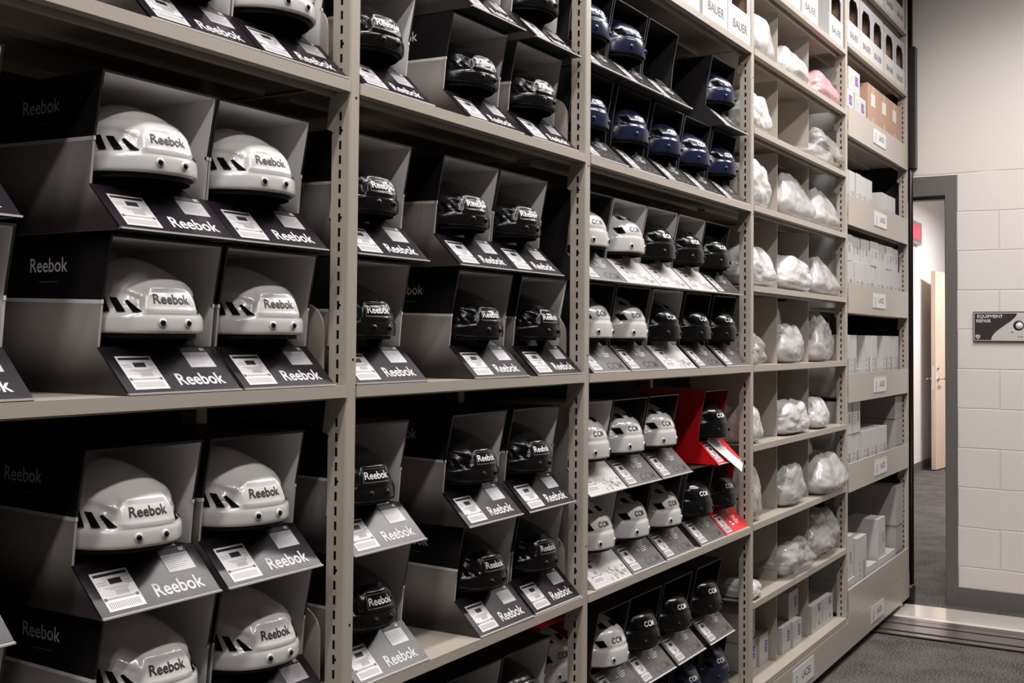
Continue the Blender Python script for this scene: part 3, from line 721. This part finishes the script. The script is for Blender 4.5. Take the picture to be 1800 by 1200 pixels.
# far bay, top bin: labelled white boxes then brown cartons
for k, (x_, l) in enumerate(((5.10, 0), (5.322, 0), (5.10, 1), (5.322, 1), (5.21, 2))):
    small('L', .205, .26, .105, (x_, .03, 2.3345+l*.1055), 'small labelled white box, top bin of far bay, %s layer, %s' % (['bottom', 'middle', 'top'][l], 'left' if x_ < 5.2 else ('middle' if l == 2 else 'right')), group='labelled white boxes in the top bin')
for c in range(3):
    for l in range(2):
        small('N', .226, .30, .155, (5.565+c*.231, .03, 2.3345+l*.1555), 'brown cardboard carton, %s column from the left, %s' % (ORD[c], ['bottom layer', 'upper layer']
              [l]), group='brown cartons in the far bay')
G = 'plain white boxes in the far bay'
def bin_row(z, name, xs, W, D, H, l=0, y=.02, z0=None):
    for k, x_ in enumerate(xs):
        zz = z+.0006 if z0 is None else z0
        small('P', W, D, H, (x_, y+R_.uniform(0, .008), zz), 'plain white box, %s from left %s' % (ORD[k], name), group=G, rz=R_.uniform(-.015, .015))
bin_row(1.936, 'in the second bin from the top', (5.09, 5.20, 5.31, 5.43, 5.54), .100, .24, .235)
bin_row(1.936, 'in right pair of the second bin', (5.83, 5.985), .145, .24, .205)
bin_row(1.542, 'in the lower layer of the third bin', (5.09, 5.29, 5.49, 5.69, 5.89, 6.08), .185, .26, .215)
bin_row(1.542, 'in the upper layer of the third bin', (5.09, 5.26, 5.42, 5.58, 5.74, 5.90, 6.06), .150, .22, .118, z0=1.7590)
bin_row(1.146, 'in the fourth bin', (5.09, 5.23, 5.49, 5.60, 5.84, 5.97, 6.09), .110, .20, .275)
bin_row(1.146, 'lying low at the front of the fourth bin', (5.375, 5.725), .105, .20, .12)
bin_row(.752, 'in the lower layer of the fifth bin', (5.09, 5.25, 5.42, 5.58, 5.76), .145, .22, .22)
bin_row(.752, 'on the upper layer of the fifth bin', (5.09, 5.25), .140, .20, .150, z0=.9735)
bin_row(.20, 'in the bottom bin', (5.09, 5.50, 5.72, 5.90), .165, .16, .13, y=.012)
bin_row(.20, 'stacked on others in the bottom bin', (5.09, 5.72), .155, .15, .19, z0=.3315, y=.016)
bin_row(.20, 'standing tall in the bottom bin', (5.30,), .170, .16, .29, y=.012)
# big pale boxes further back
for k, (x_, y_, z_, W, D, H, n_) in enumerate(((6.095, .02, .7526+.2405, .165, .36, .115, 'on top in the right corner of the fifth bin'), (6.10, .02, .7526, .165, .36, .238, 'below in the right corner of the fifth bin'),
        (6.10, .02, .2006, .165, .37, .24, 'below in the right corner of the bottom bin'), (6.095, .015, .4416, .165, .37, .20, 'on top in the right corner of the bottom bin'))):
    small('G', W, D, H, (x_, y_, z_), 'deep pale storage box '+n_, group='deep pale storage boxes')
# cubby bottom row
xa, xb = PX[3]+PW/2, PX[4]-PW/2; cw = (xb-xa)/3
G2 = 'labelled white boxes in the bottom cubbyholes'
for k, (x0, y_, z_, W, D, H, cn, ln, sn) in enumerate((
        (4.000, .085, 0, .112, .26, .108, 'left', 'lower', 'left one'), (4.118, .075, 0, .100, .26, .112, 'left', 'lower', 'right one'), (3.985, .090, .1125, .125, .25, .100, 'left', 'upper', 'single one'),
        (4.325, .056, 0, .112, .28, .098, 'middle', 'lower', 'left one'), (4.440, .048, 0, .112, .28, .098, 'middle', 'lower', 'right one'), (4.470, .075, .0985, .125, .25, .105, 'middle', 'upper', 'single one'),
        (4.683, .044, 0, .152, .27, .055, 'right', 'lower', 'left one'), (4.838, .042, 0, .152, .27, .055, 'right', 'lower', 'right one'), (4.687, .046, .0555, .152, .27, .057, 'right', 'upper', 'left one'), (4.842, .044, .0555, .152, .27, .057, 'right', 'upper', 'right one'))):
    small('L' if not (cn == 'right' and ln == 'lower') else 'P', W, D, H, (x0, y_, .1876+z_), 'small white box, %s bottom cubbyhole, %s layer, %s' % (cn, ln, sn), group=G2)

# ------------------------------------------------------------ plastic bags
def bag(cell, z, w_, d_, h_, mm, label, dx=.02, peak=.3, seed=0, lean=0., y=.010, spike=None, content=None):
    x0 = xa+cell*cw+dx
    def blob(w_, d_, h_, pk, sd, amp, m_, name, lv=5):
        bm = bmesh.new(); bmesh.ops.create_icosphere(bm, subdivisions=lv, radius=1.)
        rr = random.Random(sd); so = Vector((sd*3.1, sd*1.7, 0))
        for v in bm.verts:
            p = v.co.normalized(); e = 5.5
            k = (abs(p.x)**e+abs(p.y)**e+abs(p.z)**e)**(-1/e); q = p*k
            t_ = (q.z+1)/2
            s = 1-pk*max(0, t_-.25)**1.1*1.3
            bul = 1+.10*math.sin(t_*PI)
            n1 = noise.noise(q*1.6+so); n2 = 1-abs(noise.noise(q*3.5+so))*2; n3 = noise.noise(q*8+so)
            a = amp*(n1*.8+n2*.22+n3*.10)
            x = q.x*s*bul*(1+a); yy = q.y*s*bul*(1+a); zz = t_*(1+.18*noise.noise(Vector((q.x*1.5, q.y*1.5, sd))))
            v.co = Vector((x*w_/2+lean*t_*w_, yy*d_/2, max(0.001, zz*h_)))
        for f in bm.faces: f.smooth = True
        me = bpy.data.meshes.new(name); bm.to_mesh(me); bm.free(); me.materials.append(m_); return me
    t = empty('plastic_bag', (x0+w_/2, y+d_/2, z+.0004), label, 'bag', 'plastic bags in the cubbyholes')
    kid(link('bag_film', blob(w_, d_, h_, peak, seed+1, .13 if mm is not M_BAGC else .26, mm, 'film'), t), t)
    if content: kid(link('contents', blob(w_*.80, d_*.80, h_*content, peak*.6, seed+20, .10, M_CARTW, 'contents', 4), t, (0, 0, .002)), t)
    if spike:
        sx_, sh_, sw_ = spike
        kid(link('bag_neck', blob(sw_, .05, sh_, .75, seed+9, .22, mm, 'neck', 4), t, (sx_, 0, h_*.80)), t)
SZ = SH[3]
rw = ['bottom row', 'second row from the bottom', 'third row from the bottom', 'fourth row from the bottom', 'row at waist height', 'row at eye height', 'row above eye height', 'third row from the top', 'second row from the top']
rw = ['first row up', 'second row up', 'third row up', 'fourth row up', 'fifth row up', 'sixth row up', 'seventh row up', 'eighth row up', 'ninth and top row']
cl = ['left cubbyhole', 'middle cubbyhole', 'right cubbyhole']
B = [  # cell, shelf, w, d, h, mat, adjective, dx, peak, extra
 (0, 8, .24, .16, .165, M_BAGW, 'tapering white plastic bag', .0, .25, {}),
 (1, 8, .30, .18, .135, M_BAGW, 'slanted white plastic bag', .01, .45, {}),
 (2, 8, .34, .18, .120, M_BAGP, 'crumpled pink plastic bag', .01, .35, dict(seed=5)),
 (0, 7, .20, .16, .150, M_BAGW, 'round white plastic bag', -.03, .2, {}),
 (2, 7, .36, .22, .160, M_BAGC, 'shiny clear crumpled bag', .01, .25, dict(content=.55, seed=8)),
 (0, 6, .20, .16, .165, M_BAGW, 'square white plastic bag', -.01, .1, {}),
 (1, 6, .37, .20, .19, M_BAGT, 'tall milky plastic bag', .01, .50, dict(content=.72)),
 (2, 6, .38, .20, .185, M_BAGT, 'peaked milky plastic bag', .01, .65, dict(content=.6)),
 (0, 5, .26, .18, .150, M_BAGW, 'bulging white plastic bag', .0, .25, {}),
 (1, 5, .32, .20, .135, M_BAGW, 'broad white plastic bag with pointed corner', .01, .18, dict(spike=(-.12, .13, .08))),
 (2, 5, .33, .20, .165, M_BAGT, 'drooping milky plastic bag', .01, .50, dict(content=.7)),
 (0, 4, .12, .14, .11, M_BAGC, 'small clear plastic bag', .03, .3, dict(content=.5)),
 (1, 4, .23, .18, .15, M_BAGT, 'tall white plastic bag with narrow neck', .02, .25, dict(spike=(-.04, .12, .10), content=.85)),
 (2, 4, .24, .16, .205, M_BAGC, 'upright clear plastic bag', .01, .35, dict(seed=4, content=.4)),
 (0, 3, .10, .14, .13, M_BAGW, 'narrow white plastic bag', .01, .2, {}),
 (1, 3, .27, .20, .130, M_BAGW, 'folded white plastic bag', .01, .10, dict(seed=3)),
 (2, 3, .18, .16, .125, M_BAGW, 'small pointed white plastic bag', .01, .35, {}),
 (0, 2, .10, .14, .19, M_BAGT, 'slim stacked plastic bag', .0, .2, dict(content=.8)),
 (1, 2, .23, .18, .155, M_BAGT, 'white plastic bag with clear top', .01, .15, dict(content=.55)),
 (2, 2, .38, .24, .165, M_BAGT, 'large spread plastic bag hanging over the shelf edge', .005, .40, dict(content=.85, spike=(-.10, .13, .16), y=-.02)),
 (0, 1, .10, .12, .06, M_BAGW, 'flat white plastic bag', .0, .2, {}),
 (1, 1, .30, .20, .125, M_BAGC, 'squat clear plastic bag', .01, .05, dict(content=.8, seed=6)),
 (2, 1, .36, .24, .195, M_BAGC, 'large crumpled clear plastic bag with cream contents', .01, .25, dict(content=.6, seed=12)),
]
for k, (c, s, w_, d_, h_, mm, adj, dx, pk, ex) in enumerate(B):
    ex = dict(ex); ex.setdefault('seed', k)
    bag(c, SZ[s], min(w_, cw-.05), d_, h_, mm, '%s, %s, %s' % (adj, cl[c], rw[s]), dx=max(dx, .022), peak=pk, **ex)

# ------------------------------------------------------------ end wall things
t = empty('wall_sign', (WX-.002, -.312, 1.397), 'black and silver equipment repair sign on the block wall', 'sign')
SW, SHh = .46, .157
def yb(a): return -a   # sign runs to -Y
mb = MB(); mb.box(-.012, 0, -SW, 0, 0, SHh, M_INK); kid(build(mb, 'backing', t), t)
M_SIL = mat('silver_sign_face', (.52, .49, .47), .35)
mb = MB(); mb.box(-.0135, -.012, -SW+.004, -.004, .005, SHh-.005, M_SIL); kid(build(mb, 'face', t), t)
M_SB = mat('sign_black', (.026, .018, .018), .4)
pts = [(0.008, .009), (0.008, SHh-.009)]
curve = []
for k in range(17):
    s_ = k/16; z = SHh-.009-(SHh-.018)*s_; yv = .215-.125*(.5-.5*math.cos(PI*min(1, s_**.9)))
    curve.append((yv, z))
poly = pts[:1]+pts[1:]+curve
mb = MB(); mb.prism([(-.0142, -y, z) for y, z in poly], (.0007, 0, 0), M_SB); kid(build(mb, 'black_field', t), t)
mb = MB()
for (a, b_) in zip(curve, curve[1:]): mb.face([(-.0145, -a[0], a[1]), (-.0145, -a[0]-.003, a[1]), (-.0145, -b_[0]-.003, b_[1]), (-.0145, -b_[0], b_[1])], M_WHITE)
kid(build(mb, 'pale_curve_line', t, recalc=False), t)
fr = lambda y, z: frame((-.0147, -y, z), (0, -1, 0), (0, 0, 1))
kid(link('lettering', place_me(text_me('EQUIPMENT', .0235, M_WHITE, .0003, 0, 0, .98), fr(.083, .132), 'x'), t), t)
kid(link('lettering', place_me(text_me('REPAIR', .0235, M_WHITE, .0003, 0, 0, .98), fr(.052, .108), 'x'), t), t)
kid(link('lettering', place_me(text_me('ITCME', .010, M_INK), fr(.228, .026), 'x'), t), t)
mb = MB(); mb.prism([(-.0147, -.013, .036), (-.0147, -.035, .036), (-.0147, -.035, .022), (-.0147, -.024, .012), (-.0147, -.013, .022)], (.0004, 0, 0), M_SIL)
mb.prism([(-.0152, -.017, .020), (-.0152, -.019, .018), (-.0152, -.031, .031), (-.0152, -.029, .033)], (.0004, 0, 0), M_INK); kid(build(mb, 'shield_emblem', t), t)
mb = MB(); mb.cyl((-.0147, -.222, .085), (1, 0, 0), .026, .0005, M_INK, 28); mb.cyl((-.0152, -.2255, .083), (1, 0, 0), .018, .0005, M_WHITE, 28)
mb.box(-.0147, -.0142, -.196, -.186, .048, .052, M_INK); kid(build(mb, 'round_emblem', t), t)

t = empty('wall_screen', (WX-.001, .60, 2.332), 'black framed screen high on the end wall, mostly behind the shelving', 'screen')
mb = MB(); mb.box(-.06, 0, -.63, .5, 0, .66, M_BLKPL); kid(build(mb, 'casing', t, bevel=.004), t)
mb = MB(); mb.box(-.063, -.06, -.605, .475, .025, .635, mat('dark_glass', (.03, .02, .024), .12)); kid(build(mb, 'glass', t), t)

# corridor: exit sign, open door
t = empty('exit_sign', (12.29, 1.248, 2.43), 'red lit exit sign on the white corridor wall seen through the doorway', 'sign')
mb = MB(); mb.box(0, .50, -.045, 0, 0, .24, mat('grey_sign_housing', (.30, .24, .23), .5)); kid(build(mb, 'housing', t), t)
mb = MB(); mb.box(.03, .47, -.048, -.045, .03, .21, mat('pink_sign_face', (.28, .13, .12), .5)); kid(build(mb, 'face', t), t)
kid(link('lettering', place_me(text_me('EXIT', .19, mat('red_led', (.9, .02, .05), .5, emit=(1, .03, .08), es=2.2), .004), frame((.25, -.0485, .12), (1, 0, 0), (0, 0, 1)), 'x'), t), t)
door = empty('door_1', (12.95, 1.14, .012)); door['kind'] = 'structure'
door.rotation_euler = (0, 0, -.11)
mb = MB(); mb.box(0, .91, -.045, 0, 0, 2.15, M_WOOD); kid(build(mb, 'door_leaf', door, bevel=.002), door)
mb = MB(); mb.box(-.0015, 0, -.036, -.009, .86, 1.12, M_CHROME); kid(build(mb, 'latch_plate', door), door)
mb = MB(); mb.cyl((.07, -.045, .98), (0, -1, 0), .025, .01, M_CHROME); mb.cyl((.07, -.055, .98), (0, -1, 0), .009, .045, M_CHROME); mb.box(.062, .19, -.105, -.092, .972, .988, M_CHROME); kid(build(mb, 'lever_handle', door), door)
mb = MB(); mb.cyl((.07, 0, .98), (0, 1, 0), .025, .01, M_CHROME); mb.cyl((.07, .01, .98), (0, 1, 0), .009, .035, M_CHROME); mb.box(.0, .078, .044, .054, .972, .988, M_CHROME); kid(build(mb, 'lever_handle', door), door)
mb = MB(); mb.cyl((.07, -.045, 1.10), (0, -1, 0), .022, .012, M_CHROME); kid(build(mb, 'lock_cylinder', door), door)

# ceiling light housings around the lamps
for l in lamps:
    p = l.location; sx_, sy_ = l.data.size, l.data.size_y
    zc = CEIL if p.z > 3.2 else 3.1
    t = empty('ceiling_light', (p.x, p.y, zc), 'long ceiling light above the %s at x %.0f' % ('corridor' if p.z < 3.2 else 'aisle', p.x), 'light')
    t['label'] = ['rearmost ceiling light of the row above the shelving', 'ceiling light above the viewer', 'ceiling light over the first bay', 'ceiling light over the second bay', 'ceiling light over the third bay', 'ceiling light over the cubbyhole bay',
                  'rearmost ceiling light of the row over the aisle', 'second ceiling light of the row over the aisle', 'middle ceiling light of the row over the aisle', 'fourth ceiling light of the row over the aisle', 'aisle ceiling light nearest the end wall', 'corridor ceiling light nearer the doorway', 'corridor ceiling light beside the wooden door'][lamps.index(l)]
    mb = MB(); h = zc-p.z-.004
    mb.box(-sx_/2-.03, sx_/2+.03, -sy_/2-.02, -sy_/2-.012, -h-.006, -h+.06, M_WHITE); mb.box(-sx_/2-.03, sx_/2+.03, sy_/2+.012, sy_/2+.02, -h-.006, -h+.06, M_WHITE)
    mb.box(-sx_/2-.03, sx_/2+.03, -sy_/2-.012, sy_/2+.012, -h+.002, -h+.06, M_WHITE)
    kid(build(mb, 'housing', t), t)
    for sg in (-1, 1):
        mb = MB(); mb.cyl((sg*sx_*.4, 0, -h+.06), (0, 0, 1), .005, h-.061, M_CHROME, 8); kid(build(mb, 'hanging_rod', t), t)
# unused prototypes (none expected) are removed
for k, (t, used) in protos.items():
    if not used:
        for c in KIDS.get(t.name, []): bpy.data.objects.remove(c)
        bpy.data.objects.remove(t)
